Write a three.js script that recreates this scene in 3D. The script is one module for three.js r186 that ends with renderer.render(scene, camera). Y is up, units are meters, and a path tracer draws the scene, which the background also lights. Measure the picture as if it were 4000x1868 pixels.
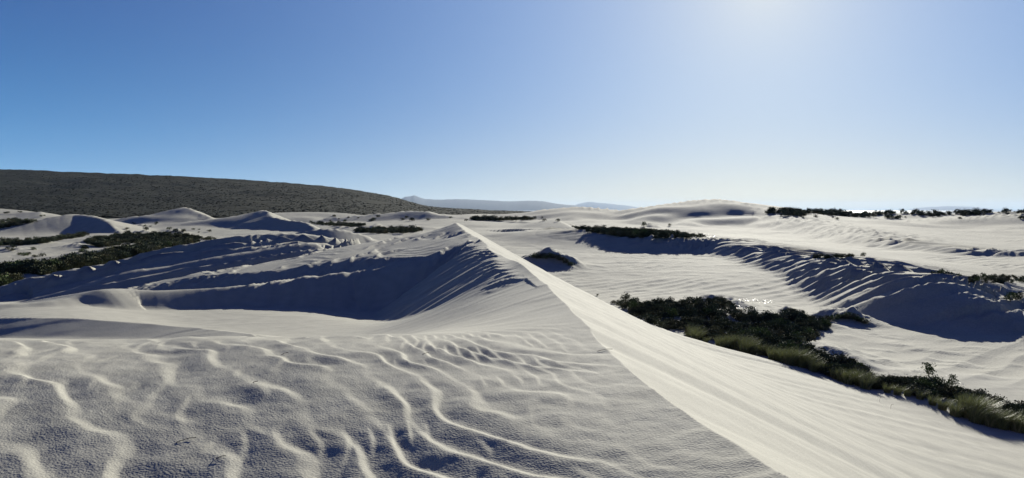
import * as THREE from 'three';
import { mergeGeometries } from 'three/addons/utils/BufferGeometryUtils.js';

// ------------------------------------------------------------------ camera
const FOCAL = 2753, CX = 2000, CY = 934, PITCH = -2.37 * Math.PI / 180;   // in pixels of the 4000 x 1868 photograph
const scene = new THREE.Scene();
const camera = new THREE.PerspectiveCamera(2 * Math.atan(934 / FOCAL) * 180 / Math.PI, 4000 / 1868, 0.1, 250000);
camera.position.set(0, 0, 0);                                             // y = 0 is eye level; the sand underfoot lies 1.7 m lower
camera.rotation.set(PITCH, 0, 0);

// ------------------------------------------------------------------ sun and sky
const SUN_AZ = 19.5 * Math.PI / 180, SUN_EL = 16.8 * Math.PI / 180;         // to the right of the view, above the frame
const sunDir = new THREE.Vector3(Math.sin(SUN_AZ) * Math.cos(SUN_EL), Math.sin(SUN_EL), -Math.cos(SUN_AZ) * Math.cos(SUN_EL));
const EXPOSURE = 2.62;
const sun = new THREE.DirectionalLight(new THREE.Color(1.0, 0.965, 0.85), 5);
sun.name = 'sun';
sun.position.copy(sunDir).multiplyScalar(500); sun.target.position.set(0, 0, 0);
sun.castShadow = true; sun.shadow.mapSize.set(4096, 4096); sun.shadow.radius = 1;
Object.assign(sun.shadow.camera, { left: -300, right: 300, top: 300, bottom: -300, near: 1, far: 2000 });
scene.add(sun, sun.target);
// how the clear air's red, green and blue change with height above the horizon and with the angle from the sun
const SKY = [[0.018, 0.002, 0.182, 0.65, 0.055, 0.745], [0.036, 0.385, 0.052, 0.49, 0.22, 0.220], [0.22, 0.70, -0.19, 0.10, 0.46, -0.54]];
{
  const w = 1024, h = 512, d = new Float32Array(w * h * 4);
  for (let j = 0; j < h; j++) {
    const el = ((j + 0.5) / h - 0.5) * Math.PI;
    for (let i = 0; i < w; i++) {
      const phi = ((i + 0.5) / w - 0.5) * 2 * Math.PI;
      const x = Math.cos(el) * Math.cos(phi), y = Math.sin(el), z = Math.cos(el) * Math.sin(phi);
      const e = Math.max(0, el) * 180 / Math.PI;
      const g = Math.acos(Math.min(1, Math.max(-1, x * sunDir.x + y * sunDir.y + z * sunDir.z))) * 180 / Math.PI;
      const f = [1, Math.exp(-e / 8), Math.exp(-e / 3), Math.exp(-g / 14), Math.exp(-((g / 35) ** 2)), Math.exp(-e / 5 - (g / 35) ** 2)], o = (j * w + i) * 4;
      SKY.forEach((k, c) => { d[o + c] = Math.max(0.005, k.reduce((sum, v, n) => sum + v * f[n], 0)) / EXPOSURE; });
      d[o + 3] = 1;
    }
  }
  const sky = new THREE.DataTexture(d, w, h, THREE.RGBAFormat, THREE.FloatType);
  sky.mapping = THREE.EquirectangularReflectionMapping; sky.magFilter = THREE.LinearFilter; sky.minFilter = THREE.LinearFilter; sky.needsUpdate = true;
  scene.background = sky; scene.environment = sky;
}
const renderer = new THREE.WebGLRenderer({ antialias: true });
renderer.setSize(1024, 478);
renderer.toneMapping = THREE.LinearToneMapping;
renderer.toneMappingExposure = EXPOSURE;
renderer.shadowMap.enabled = true;

// ------------------------------------------------------------------ helpers
let seed = 12345;
const rnd = () => { seed = (seed + 0x6D2B79F5) | 0; let t = Math.imul(seed ^ (seed >>> 15), 1 | seed); t = (t + Math.imul(t ^ (t >>> 7), 61 | t)) ^ t; return ((t ^ (t >>> 14)) >>> 0) / 4294967296; };
const clamp = (x, a, b) => x < a ? a : x > b ? b : x;
const ss = (a, b, x) => { const t = clamp((x - a) / (b - a), 0, 1); return t * t * (3 - 2 * t); };
const lerp = (a, b, t) => a + (b - a) * t;
const smax = (a, b, k) => { const h = k - Math.abs(a - b); return h > 0 ? Math.max(a, b) + h * h / (4 * k) : Math.max(a, b); };
const smin = (a, b, k) => -smax(-a, -b, k);
const PERM = new Uint8Array(512); { const p = [...Array(256).keys()]; for (let i = 255; i > 0; i--) { const j = Math.floor(rnd() * (i + 1)); [p[i], p[j]] = [p[j], p[i]]; } for (let i = 0; i < 512; i++) PERM[i] = p[i & 255]; }
const GX = new Float32Array(256), GY = new Float32Array(256); for (let i = 0; i < 256; i++) { const a = i / 256 * 2 * Math.PI; GX[i] = Math.cos(a); GY[i] = Math.sin(a); }
function noise(x, y) {
  const xi = Math.floor(x), yi = Math.floor(y), fx = x - xi, fy = y - yi, X = xi & 255, Y = yi & 255;
  const u = fx * fx * fx * (fx * (fx * 6 - 15) + 10), v = fy * fy * fy * (fy * (fy * 6 - 15) + 10);
  const a = PERM[PERM[X] + Y], b = PERM[PERM[X + 1] + Y], c = PERM[PERM[X] + Y + 1], d = PERM[PERM[X + 1] + Y + 1];
  const n0 = GX[a] * fx + GY[a] * fy, n1 = GX[b] * (fx - 1) + GY[b] * fy, n2 = GX[c] * fx + GY[c] * (fy - 1), n3 = GX[d] * (fx - 1) + GY[d] * (fy - 1);
  return 1.5 * (n0 + u * (n1 - n0) + v * (n2 - n0 + u * (n0 - n1 - n2 + n3)));
}
const fbm = (x, y, n = 4) => { let s = 0, a = 0.5; for (let i = 0; i < n; i++) { s += a * noise(x, y); x = x * 2.03 + 17.1; y = y * 2.03 - 9.7; a *= 0.5; } return s; };

const cp = Math.cos(PITCH), sp = Math.sin(PITCH);
// the point at depth D (metres ahead) seen at pixel (px, py) of the photograph
function W(px, py, D) {
  const x = (px - CX) / FOCAL, y = -(py - CY) / FOCAL, ry = y * cp + sp, rz = y * sp - cp, s = D / -rz;
  return [x * s, ry * s, -D];
}
// thin-plate spline of height over (bearing, log depth)
function spline(points) {
  const P = points.map(([px, py, D]) => { const w = W(px, py, D); return [1.6 * w[0] / D, Math.log(D), w[1]]; }), n = P.length, N = n + 3;
  const A = [...Array(N)].map(() => new Float64Array(N + 1));
  const U = (r2) => r2 > 1e-12 ? r2 * Math.log(r2) : 0;
  for (let i = 0; i < n; i++) {
    for (let j = 0; j < n; j++) A[i][j] = U((P[i][0] - P[j][0]) ** 2 + (P[i][1] - P[j][1]) ** 2) + (i === j ? 0.002 : 0);
    A[i][n] = A[n][i] = 1; A[i][n + 1] = A[n + 1][i] = P[i][0]; A[i][n + 2] = A[n + 2][i] = P[i][1]; A[i][N] = P[i][2];
  }
  for (let c = 0; c < N; c++) {
    let m = c; for (let r = c + 1; r < N; r++) if (Math.abs(A[r][c]) > Math.abs(A[m][c])) m = r;
    [A[c], A[m]] = [A[m], A[c]];
    for (let r = 0; r < N; r++) if (r !== c) { const f = A[r][c] / A[c][c]; if (f) for (let k = c; k <= N; k++) A[r][k] -= f * A[c][k]; }
  }
  const w = A.map((row, i) => row[N] / row[i]);
  return (x, z) => {
    const D = Math.max(0.8, -z), u = clamp(1.6 * x / D, -2.6, 2.6), v = Math.log(D);
    let s = w[n] + w[n + 1] * u + w[n + 2] * v;
    for (let i = 0; i < n; i++) { const a = u - P[i][0], b = v - P[i][1]; s += w[i] * U(a * a + b * b); }
    return s;
  };
}
// nearest point on a crest line: height there, signed distance (positive on the right of the direction of travel), arc position
const near = { y: 0, d: 0, s: 0, t: 0 };
function crestLine(points) {
  // smooth the given points with a Catmull-Rom curve
  const raw = points.map(([px, py, D]) => new THREE.Vector3(...W(px, py, D)));
  const c = new THREE.CatmullRomCurve3(raw, false, 'centripetal').getPoints((raw.length - 1) * 3);
  const n = c.length - 1, S = [0]; for (let i = 0; i < n; i++) S.push(S[i] + Math.hypot(c[i + 1].x - c[i].x, c[i + 1].z - c[i].z));
  const ax = new Float64Array(n), az = ax.slice(), ay = ax.slice(), bx = ax.slice(), bz = ax.slice(), by = ax.slice(), l2 = ax.slice();
  let x0 = 1e9, x1 = -1e9, z0 = 1e9, z1 = -1e9, top = -1e9;
  for (let i = 0; i < n; i++) { ax[i] = c[i].x; az[i] = c[i].z; ay[i] = c[i].y; bx[i] = c[i + 1].x - c[i].x; bz[i] = c[i + 1].z - c[i].z; by[i] = c[i + 1].y - c[i].y; l2[i] = bx[i] ** 2 + bz[i] ** 2 + 1e-9; }
  for (const p of c) { x0 = Math.min(x0, p.x); x1 = Math.max(x1, p.x); z0 = Math.min(z0, p.z); z1 = Math.max(z1, p.z); top = Math.max(top, p.y); }
  const find = (x, z) => {
    let best = 1e18, bi = 0, bt = 0;
    for (let i = 0; i < n; i++) {
      const px = x - ax[i], pz = z - az[i]; let t = (px * bx[i] + pz * bz[i]) / l2[i]; t = t < 0 ? 0 : t > 1 ? 1 : t;
      const ex = px - t * bx[i], ez = pz - t * bz[i], e = ex * ex + ez * ez; if (e < best) { best = e; bi = i; bt = t; }
    }
    const cross = bx[bi] * (z - az[bi]) - bz[bi] * (x - ax[bi]);
    near.y = ay[bi] + bt * by[bi]; near.d = Math.sqrt(best) * (cross > 0 ? 1 : -1); near.s = S[bi] + bt * (S[bi + 1] - S[bi]); near.t = near.s / S[n];
    return near;
  };
  // the highest of the slopes that fall from every stretch of the crest
  find.over = (x, z, r0, r1, l0, l1, ramp = 1, pow = 1) => {
    const side = find(x, z).d > 0; let best = -1e18; near.ns = near.s; near.nd = near.d;
    if (!side) {
      let sw = 0, sy = 0;
      for (let i = 0; i < n; i++) { const px = x - ax[i] - 0.5 * bx[i], pz = z - az[i] - 0.5 * bz[i], v = Math.sqrt(l2[i]) / ((px * px + pz * pz + 1) ** 3); sw += v; sy += v * (ay[i] + 0.5 * by[i]); }
      near.y = lerp(near.y, sy / sw, ss(0, 2, -near.d)); return near.y + near.d * (l0 + (l1 - l0) * near.t);
    }
    for (let i = 0; i < n; i++) {
      const px = x - ax[i], pz = z - az[i]; let t = (px * bx[i] + pz * bz[i]) / l2[i]; t = t < 0 ? 0 : t > 1 ? 1 : t;
      const ex = px - t * bx[i], ez = pz - t * bz[i], e = Math.sqrt(ex * ex + ez * ez), f = (i + t) / n;
      const y = ay[i] + t * by[i], v = y - e * (side ? r0 + (r1 - r0) * Math.pow(Math.min(1, f * ramp), pow) : l0 + (l1 - l0) * f);
      if (v > best) { best = v; near.y = y; near.d = side ? e : -e; near.t = f; near.s = S[i] + t * (S[i + 1] - S[i]); }
    }
    return best;
  };
  find.box = [x0, x1, z0, z1]; find.top = top;
  return find;
}

// ------------------------------------------------------------------ the shape of the land (heights in metres from eye level)
const floorOf = spline([
  [-900, 2700, 3.3], [2000, 2600, 2.9], [3600, 2600, 2.5], [-600, 1868, 5.55], [500, 1872, 5.42], [1500, 1868, 5.25], [2300, 1866, 4.9], [3094, 1868, 4.3],
  [-600, 1610, 6.85], [600, 1612, 6.75], [1500, 1608, 6.6], [2100, 1608, 6.4], [2690, 1617, 6], [-600, 1480, 7.9], [700, 1480, 7.8], [1600, 1475, 7.7], [-500, 1392, 9.0], [700, 1388, 9.0], [1700, 1385, 8.9], [2430, 1421, 8.2],
  [-400, 1322, 10.4], [800, 1315, 10.5], [1500, 1311, 10.5], [2000, 1322, 10.3], [2333, 1324, 10],
  [-400, 1345, 13], [800, 1340, 13], [1500, 1322, 14], [2200, 1177, 14.5], [1950, 1270, 12.6],
  [-300, 1322, 19], [800, 1322, 20], [1500, 1300, 20], [2100, 1085, 20], [1900, 1190, 17.6], [1750, 1258, 17],
  [-200, 1260, 24], [0, 1225, 25], [700, 1262, 26], [1300, 1250, 27], [1650, 1225, 27], [1991, 1016, 27], [1850, 1130, 22.5],
  [300, 1192, 29], [900, 1203, 31.5], [1300, 1211, 32], [1600, 1204, 32], [-300, 1190, 32], [200, 1190, 33], [600, 1185, 36], [1000, 1160, 38], [1400, 1120, 40], [1700, 1060, 42],
  [-300, 1190, 45], [500, 1140, 50], [1000, 1080, 55], [1500, 1010, 60], [2000, 1010, 60], [300, 1080, 90], [1500, 960, 90],
]);
const humpA = crestLine([[-500, 1238, 16], [0, 1238, 16], [280, 1241, 15.6], [520, 1256, 15], [760, 1278, 14], [980, 1300, 12.8]]);
const upperOf = spline([
  [300, 1150, 37], [505, 1127, 37], [700, 1098, 37.5], [1000, 1062, 38], [1300, 1022, 38], [1430, 1000, 38], [1600, 1012, 35], [1681, 1003, 34.5], [1800, 966, 35], [1880, 939, 36],
  [604, 1102, 38.5], [776, 1065, 40], [966, 1036, 42], [1251, 981, 44], [1369, 958, 45], [1564, 925, 46.5], [1700, 902, 47], [1779, 869, 46], [1827, 908, 41], [1950, 880, 47],
  [1500, 975, 41], [1650, 945, 41], [1750, 920, 42], [1860, 873, 47], [1914, 976, 31], [1991, 1014, 27], [2063, 1067, 22],
  [1900, 880, 56], [1400, 950, 56], [800, 1060, 50], [2300, 1000, 40], [2300, 900, 50],
]);
const crestM = crestLine([[6200, 2600, 2.2], [4100, 2350, 2.9], [3094, 1868, 4.3], [2690, 1617, 6], [2430, 1421, 8.2], [2333, 1324, 10], [2200, 1177, 14.5], [2100, 1087, 20], [1991, 1014, 27], [1914, 976, 31], [1873, 932, 36], [1827, 908, 41], [1779, 869, 46], [1786, 868, 48.5]]);
const armA = crestLine([[-500, 1195, 26], [0, 1188, 27], [105, 1184, 27.5], [194, 1176, 28], [291, 1160, 29], [350, 1142, 29.5], [408, 1130, 30], [505, 1130, 31], [600, 1135, 31.5], [776, 1129, 32.5], [1000, 1110, 33.5], [1134, 1093, 34], [1290, 1071, 34.5], [1408, 1058, 35], [1525, 1040, 35], [1681, 1005, 35], [1800, 966, 35.5], [1868, 936, 36]]);
const leeB = crestLine([[480, 1126, 36.5], [604, 1105, 37.5], [690, 1093, 38], [830, 1086, 38], [900, 1075, 38], [1090, 1045, 38], [1180, 1035, 38], [1300, 1020, 38], [1430, 1004, 37.6], [1600, 1022, 35.3], [1681, 1005, 35], [1800, 966, 35.5], [1862, 944, 35.5], [1905, 982, 31], [1950, 1010, 27.5], [2000, 1040, 24], [2050, 1085, 20.5]]);
const backC = crestLine([[300, 1160, 35], [505, 1127, 37], [604, 1102, 38.5], [776, 1065, 40], [893, 1044, 41], [1000, 1030, 42], [1130, 1005, 43], [1251, 981, 44], [1369, 958, 45], [1564, 925, 46.5], [1700, 902, 47], [1775, 873, 47.5], [1860, 872, 49]]);
const crestD = crestLine([[-700, 1190, 44], [-300, 1170, 44], [0, 1119, 45], [97, 1086, 46], [175, 1075, 46.5], [272, 1053, 47], [388, 1034, 47.5], [505, 1005, 48], [660, 966, 49], [776, 945, 50], [932, 921, 51], [1000, 915, 52], [1100, 910, 53], [1210, 915, 54], [1300, 930, 55]]);
const crestD2 = crestLine([[-200, 1200, 38], [60, 1178, 40], [200, 1150, 41], [330, 1112, 41.5], [470, 1066, 42], [640, 1040, 43], [800, 1010, 44], [960, 985, 45.5], [1100, 962, 47], [1220, 950, 48.5]]);
const rippleMound = crestLine([[1080, 930, 66], [1180, 905, 67], [1270, 893, 68], [1340, 898, 69], [1410, 915, 70]]);

const valleyOf = spline([
  [4000, 1700, 26], [3300, 1512, 32.2], [2800, 1368, 39.3], [2500, 1262, 48], [4400, 1500, 33], [3600, 1482, 33.5], [3000, 1332, 44], [2600, 1190, 62], [3300, 1330, 46], [3800, 1405, 41],
  [4300, 1400, 41], [2300, 1122, 77], [2700, 1100, 80], [3000, 1180, 68], [3300, 1200, 64], [2500, 1022, 102], [2200, 1002, 106], [2700, 996, 113], [2000, 962, 125], [1800, 905, 160], [2300, 930, 165],
  [2900, 930, 190], [3300, 1000, 110], [3300, 950, 160], [3300, 902, 240], [3700, 1000, 110], [4100, 1082, 75], [4100, 1000, 110], [4000, 902, 230], [3700, 872, 320], [3500, 860, 360], [2800, 882, 290], [2500, 880, 280], [2500, 862, 340],
  [0, 1060, 100], [300, 1000, 130], [600, 942, 195], [0, 1000, 130], [0, 950, 190], [300, 930, 220], [900, 902, 270], [1300, 900, 250], [1500, 912, 200], [0, 882, 380], [500, 872, 420], [900, 862, 480], [1300, 870, 350], [1500, 862, 420], [1750, 866, 300], [1900, 852, 450],
  [-600, 1060, 100], [-600, 950, 190], [-600, 880, 380], [0, 834, 800], [1000, 838, 800], [2000, 834, 800], [3000, 836, 800], [4300, 836, 800], [0, 1180, 60], [800, 1100, 75], [1500, 1050, 85], [2000, 1150, 66],
  [0, 1500, 30], [1500, 1500, 30], [2300, 1450, 33], [3300, 2100, 16], [4500, 2100, 15], [1500, 2500, 12], [3000, 4000, 6], [0, 4000, 6], [5000, 4000, 5.5],
]);
// crests of the farther dunes: points, slope on the right of the line, slope on its left, how strongly the wind has fluted it, flute spacing
const RIDGES = [
  { name: 'G', line: crestLine([[2150, 900, 150], [2240, 896, 142], [2400, 915, 132], [2600, 932, 123], [2700, 934, 121], [2800, 940, 118], [2900, 960, 110], [3000, 985, 100], [3170, 1010, 86], [3300, 1040, 74], [3420, 1060, 67], [3600, 1090, 58], [3750, 1130, 55], [3900, 1190, 53], [4000, 1215, 52.5], [4300, 1290, 51]]), right: [0.10, 0.58], left: [0.05, 0.13], flute: 0.95, wave: 2.6, ramp: 4.2, reach: 1.9, round: 0.9 },
  { name: 'F', line: crestLine([[1960, 856, 430], [2130, 830, 400], [2220, 812, 390], [2270, 808, 385], [2350, 815, 380], [2430, 822, 375], [2500, 822, 370], [2600, 805, 365], [2700, 785, 360], [2800, 778, 350], [2880, 790, 340], [2960, 812, 325], [3050, 832, 300], [3150, 862, 250], [3200, 875, 235], [3290, 890, 205], [3380, 920, 165], [3500, 945, 140], [3650, 962, 125], [3850, 980, 112], [4050, 985, 110], [4300, 1000, 104]]), right: [0.12, 0.6], left: [0.12, 0.05], flute: 0.8, wave: 3.4, reach: 3.2, pow: 2.5, round: 0.6 },
  { name: 'P', line: crestLine([[3300, 874, 310], [3450, 866, 300], [3600, 858, 290], [3800, 846, 280], [4000, 836, 270], [4400, 828, 260]]), right: [0.12, 0.12], left: [0.02, 0.02], flute: 0.8, wave: 5, reach: 2.5 },
  { name: 'E1', line: crestLine([[-300, 925, 255], [0, 888, 270], [140, 862, 280], [258, 838, 290], [297, 836, 292], [384, 850, 284], [430, 876, 272], [455, 905, 262]]), right: [0.1, 0.5], left: [0.12, 0.3], flute: 0.15, wave: 6 },
  { name: 'E0', line: crestLine([[-400, 810, 520], [0, 814, 520], [70, 816, 520], [160, 828, 510], [245, 841, 500]]), right: [0.22, 0.22], left: [0.2, 0.2], flute: 0.1, wave: 9 },
  { name: 'E2', line: crestLine([[505, 846, 432], [600, 838, 428], [665, 826, 424], [722, 809, 420], [775, 831, 408], [838, 856, 395]]), right: [0.24, 0.26], left: [0.4, 0.4], flute: 0.25, wave: 6 },
  { name: 'E3', line: crestLine([[600, 878, 350], [880, 850, 340], [980, 832, 335], [1033, 822, 330], [1060, 846, 300], [1130, 860, 280], [1190, 868, 262], [1220, 885, 245]]), right: [0.10, 0.62], left: [0.3, 0.5], flute: 0.35, wave: 5 },
  { name: 'E4', line: crestLine([[1300, 850, 390], [1500, 833, 380], [1620, 823, 370], [1700, 836, 350], [1800, 850, 320], [1900, 858, 300], [2000, 863, 280], [2090, 868, 265]]), right: [0.22, 0.42], left: [0.2, 0.2], flute: 0.5, wave: 5 },
  { name: 'E5', line: crestLine([[1060, 832, 430], [1150, 829, 440], [1300, 830, 450], [1430, 842, 450]]), right: [0.12, 0.12], left: [0.12, 0.12], flute: 0.1, wave: 9 },
  { name: 'T', line: crestLine([[2100, 868, 250], [2158, 857, 235], [2190, 868, 218], [2233, 889, 197]]), right: [0.2, 0.2], left: [0.5, 0.5], flute: 0, wave: 9 },
  { name: 'R', line: crestLine([[2800, 832, 440], [2955, 826, 410], [3100, 834, 395], [3300, 838, 385], [3500, 832, 375], [3650, 836, 365], [3800, 832, 355], [4000, 826, 350], [4400, 826, 350]]), right: [0.09, 0.09], left: [0.06, 0.06], flute: 0.2, wave: 8 },
];
// hummocks that plants have caught: pixel, depth, radius, height
const MOUNDS = [
  [2110, 1030, 97, 3.4, 1.1], [2165, 1035, 96, 3.0, 1.0], [2205, 1045, 94, 2.4, 0.6], [2600, 1240, 55, 5, 0.35], [2760, 1250, 55, 6, 0.45], [2950, 1260, 53, 6, 0.4], [3080, 1280, 50, 4, 0.4],
  [2805, 1200, 62, 2.8, 0.8], [2930, 1190, 64, 3, 0.35], [3090, 1225, 58.5, 1.5, 0.55], [3300, 1262, 54, 1.8, 0.55], [3345, 1268, 53.5, 1.9, 0.45], [3240, 1255, 55, 1.6, 0.4], [3100, 1390, 40, 4, 0.5], [3270, 1440, 37, 3, 0.4],
  [3680, 1108, 78, 1.8, 0.75], [3730, 1112, 77, 1.4, 0.4], [3990, 1190, 57, 1.6, 0.7], [2545, 890, 260, 3.2, 1.4], [2240, 884, 235, 3, 1.6], [2470, 925, 192, 9, 0.9], [2640, 928, 190, 7, 0.7],
  [500, 950, 195, 9, 1.8], [700, 930, 205, 10, 1.6], [400, 1010, 125, 6, 1.4], [250, 1050, 105, 5, 1.2], [90, 1080, 92, 5, 1.0], [560, 905, 250, 4, 1.5], [690, 905, 250, 4, 1.6], [480, 880, 330, 6, 1.8], [560, 878, 335, 5, 1.6],
  [130, 965, 175, 4, 1.2], [60, 985, 150, 3, 0.8], [300, 975, 160, 3, 0.9], [1330, 905, 240, 7, 1.2], [1460, 905, 225, 6, 1.5], [1600, 905, 215, 7, 1.3],
].map(([px, py, D, r, h]) => { const w = W(px, py, D); return [w[0], w[2], r, h]; });

// sharp asymmetric ripple: gentle rise, steep fall
const saw = (p, a = 0.72) => { const f = p - Math.floor(p); return f < a ? f / a : (1 - f) / (1 - a); };
const soft = (p, a) => { const s = saw(p, a); return s * s * (1.6 - 0.6 * s); };
const swell = (p, a) => { const t = saw(p, a); return 0.72 * t * t * (3 - 2 * t) + 0.28 * t; };
// short slanting flutes that the wind combs into a brink
function comb(s, d) { const a = s + 0.9 * d, p = a / 1.05 + 0.8 * fbm(a * 0.2, d * 0.1, 2); return 0.16 * Math.exp(-((d / (d > 0 ? 1.0 : 1.6)) ** 2)) * (0.3 + 0.8 * ss(-0.25, 0.3, noise(a * 0.3, 7))) * (soft(p, 0.66) + 0.4 * soft(p * 2.1, 0.6) - 0.6); }
let owner = 0;
function height(x, z) {
  const D = Math.max(1, -z), r = Math.hypot(x, z), u = x / D;
  // ---- valleys and flats
  let h = valleyOf(x, z), best = 2;
  h += 0.006 * D * fbm(x * 0.02 + 3, z * 0.02, 3) * ss(30, 120, D) + ss(60, 110, D) * (0.30 * fbm(x * 0.045 + 11, z * 0.10 + 0.02 * x, 3) + 0.10 * fbm(x * 0.16, z * 0.33 + 5, 2));
  for (const [mx, mz, mr, mh] of MOUNDS) { const e = ((x - mx) ** 2 + (z - mz) ** 2) / (mr * mr); if (e < 9) h += mh * Math.exp(-e) * (1 + 0.5 * noise(x * 1.6 / mr, z * 1.6 / mr) + 0.22 * noise(x * 4.1 / mr, z * 4.1 / mr)); }
  let relief = 0;
  if (D > 35) for (const g of RIDGES) {
    const b = g.line.box, m = 90;
    if (x < b[0] - m || x > b[1] + m || z < b[2] - m || z > b[3] + m) continue;
    const n = 1 + 0.25 * noise(x * 0.05 + 7, z * 0.05), [r0, r1] = g.right, [l0, l1] = g.left;
    let hh = g.line.over(x, z, r0 * n, r1 * n, l0 * n, l1 * n, g.ramp || 1, g.pow || 1); const d = near.d, gap = near.y - hh, round = g.round || g.wave * 0.03;
    hh = near.y - (Math.sqrt(gap * gap + round * round) - round);
    if (g.flute) {
      const a = (near.ns + 0.6 * near.nd) / g.wave, b = near.nd / g.wave;
      const p = a + 1.0 * fbm(a * 0.16 + 31, b * 0.10, 3), near_ = Math.exp(-((b / (d > 0 ? g.reach || 1.3 : 3.6)) ** 2));
      const v = 0.60 * (soft(p, 0.62) - 0.45) + 0.40 * (soft(p * 1.7 + 0.9 * noise(a * 0.35, b * 0.08), 0.6) - 0.4) + 0.22 * (soft(p * 2.9 + 0.9 * noise(a * 0.6, b * 0.1), 0.6) - 0.4);
      hh += (d > 0 ? 1 : 1.25) * g.flute * near_ * (0.55 + 0.65 * ss(-0.3, 0.35, fbm(a * 0.35, b * 0.15 + 9, 2))) * v;
    }
    if (hh > h) best = g.name === 'G' ? 3 : g.name === 'F' || g.name === 'P' || g.name === 'T' ? 4 : g.name === 'R' ? 6 : 5;
    h = smax(h, hh, 0.25 + 0.003 * D);
  }
  // ---- wind ripples on the flats
  if (D > 28 && D < 220 && best === 2) {
    const w = ss(28, 40, D) * (1 - ss(140, 220, D));
    const wx = x + 1.2 * fbm(x * 0.12, z * 0.12, 2), wz = z + 1.2 * fbm(x * 0.12 + 9, z * 0.12, 2);
    h += w * 0.065 * (0.25 + ss(-0.2, 0.3, noise(x * 0.06, z * 0.06))) * (soft((0.75 * wz + 0.66 * wx) / 1.75, 0.6) - 0.4);
    h += w * (0.22 * Math.max(0, fbm(x * 0.30, z * 0.55, 3) - 0.08) + 0.10 * fbm(x * 0.11 + 5, z * 0.22, 2));
  }
  // ---- the near dune
  if (D < 110 && x < 45) {
    let f = floorOf(x, z);
    if (D < 40) {
      const k = humpA(x, z); const a = k.y - (k.d > 0 ? (0.36 - 0.28 * k.t) * k.d : -0.24 * k.d) - 0.02; f = smax(f, a, 0.10);
    }
    let nb = 0, up = -1e9;
    if (D > 18) {
      const k = armA(x, z), wob = (0.06 * noise(k.s * 1.4, 3) + 0.03 * noise(k.s * 3.1, 8)) * ss(0.4, 0.65, k.t);
      const a = k.y + wob - (k.d > 0 ? Math.hypot(0.62 * k.d, 0.28) - 0.28 : -0.14 * k.d) + comb(k.s, k.d) * ss(0.45, 0.7, k.t); f = smax(f, a, k.d > 0 ? 0.22 : 0.1);
      up = upperOf(x, z);
      const kb = leeB(x, z), wb = 0.08 * noise(kb.s * 0.9, 5) + 0.05 * noise(kb.s * 2.2, 7); up = Math.min(up, kb.y + wb + (kb.d > 0 ? 0.28 - Math.hypot(0.6 * kb.d, 0.28) : 3 * -kb.d) + comb(kb.s + 40, kb.d));
      const kc = backC(x, z); up = smin(up, kc.y + 0.03 + (kc.d < 0 ? 0.42 * kc.d : 2 * kc.d), 0.15);
      f = smax(f, up, 0.12);
      if (D < 110) {
        const kd = crestD(x, z), st = 0.5 * fbm(kd.d * 0.55, kd.s * 0.10, 3) + 0.25 * fbm(kd.d * 1.3 + 3, kd.s * 0.3, 2);
        const ph = kd.d * 0.55 + 1.6 * fbm(kd.s * 0.06, kd.d * 0.1, 2), step = 0.45 * ss(0.2, 1.2, kd.d) * (0.4 + ss(-0.3, 0.3, noise(kd.s * 0.12, kd.d * 0.3))) * (soft(ph, 0.35) + 0.5 * soft(ph * 2.3 + 0.3, 0.4) - 0.6);
        const dd = kd.y - (kd.d > 0 ? 0.26 * kd.d - st * ss(0.3, 3, kd.d) * 0.5 - step : -0.45 * kd.d) + 0.04 * soft(kd.s / 0.8, 0.5) * Math.exp(-((kd.d / 0.8) ** 2));
        const k2 = crestD2(x, z), s2 = 0.35 * fbm(k2.d * 0.7 + 20, k2.s * 0.14, 3), p2 = k2.d * 0.7 + 1.4 * fbm(k2.s * 0.08 + 5, k2.d * 0.1, 2);
        const d2 = k2.y + 0.10 * fbm(k2.s * 0.5, 3, 3) - (k2.d > 0 ? 0.31 * k2.d - s2 * ss(0.2, 2, k2.d) - 0.32 * ss(0.2, 1, k2.d) * (soft(p2, 0.35) - 0.45) : -0.12 * k2.d + s2 * 0.4);
        const km = rippleMound(x, z), mm = km.y - (km.d > 0 ? 0.5 * km.d : -0.35 * km.d) + 0.05 * soft(km.s / 0.75 + 0.5 * km.d, 0.5) * Math.exp(-((Math.max(0, km.d) / 0.4) ** 2));
        const l = smax(smax(dd, d2, 0.15), mm, 0.1);
        if (l > f) nb = 1;
        f = smax(f, l, 0.12);
      }
    }
    // wind ripples on the near sand
    const wl = (1 - ss(9.6, 12.5, D + 0.4 * noise(x * 0.7, z * 0.7)));
    if (wl > 0) {
      const wx = x + 0.60 * fbm(x * 0.58 + 4, z * 0.58, 2) + 0.12 * noise(x * 1.7, z * 1.7), wz = z + 0.60 * fbm(x * 0.58 + 40, z * 0.58 + 8, 2) + 0.10 * noise(x * 1.9 + 7, z * 1.9);
      const turn = 0.80 - 0.45 * ss(-2.5, 1.6, x), side = 1 - 0.7 * ss(-0.2, 1.3, x);
      const a1 = 0.22 + 0.78 * ss(-0.28, 0.26, noise(x * 0.7 + 15, z * 0.85)), a2 = ss(0.0, 0.35, noise(x * 0.9 + 55, z * 1.1 + 3));
      const v1 = swell((wx * Math.sin(turn) - wz * Math.cos(turn)) / 0.58, 0.74), v2 = swell((wx * Math.sin(turn + 0.6) - wz * Math.cos(turn + 0.6)) / 0.38, 0.74);
      f += wl * side * (a1 * 0.037 * (v1 - 0.5) + a2 * 0.013 * (v2 - 0.5) + 0.006 * fbm(x * 0.9, z * 0.9 + 30, 2));
      f += wl * 0.012 * fbm(x * 3.1, z * 3.1, 3);
    }
    const wf = ss(11, 14, D) * (1 - ss(34, 40, D));
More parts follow.
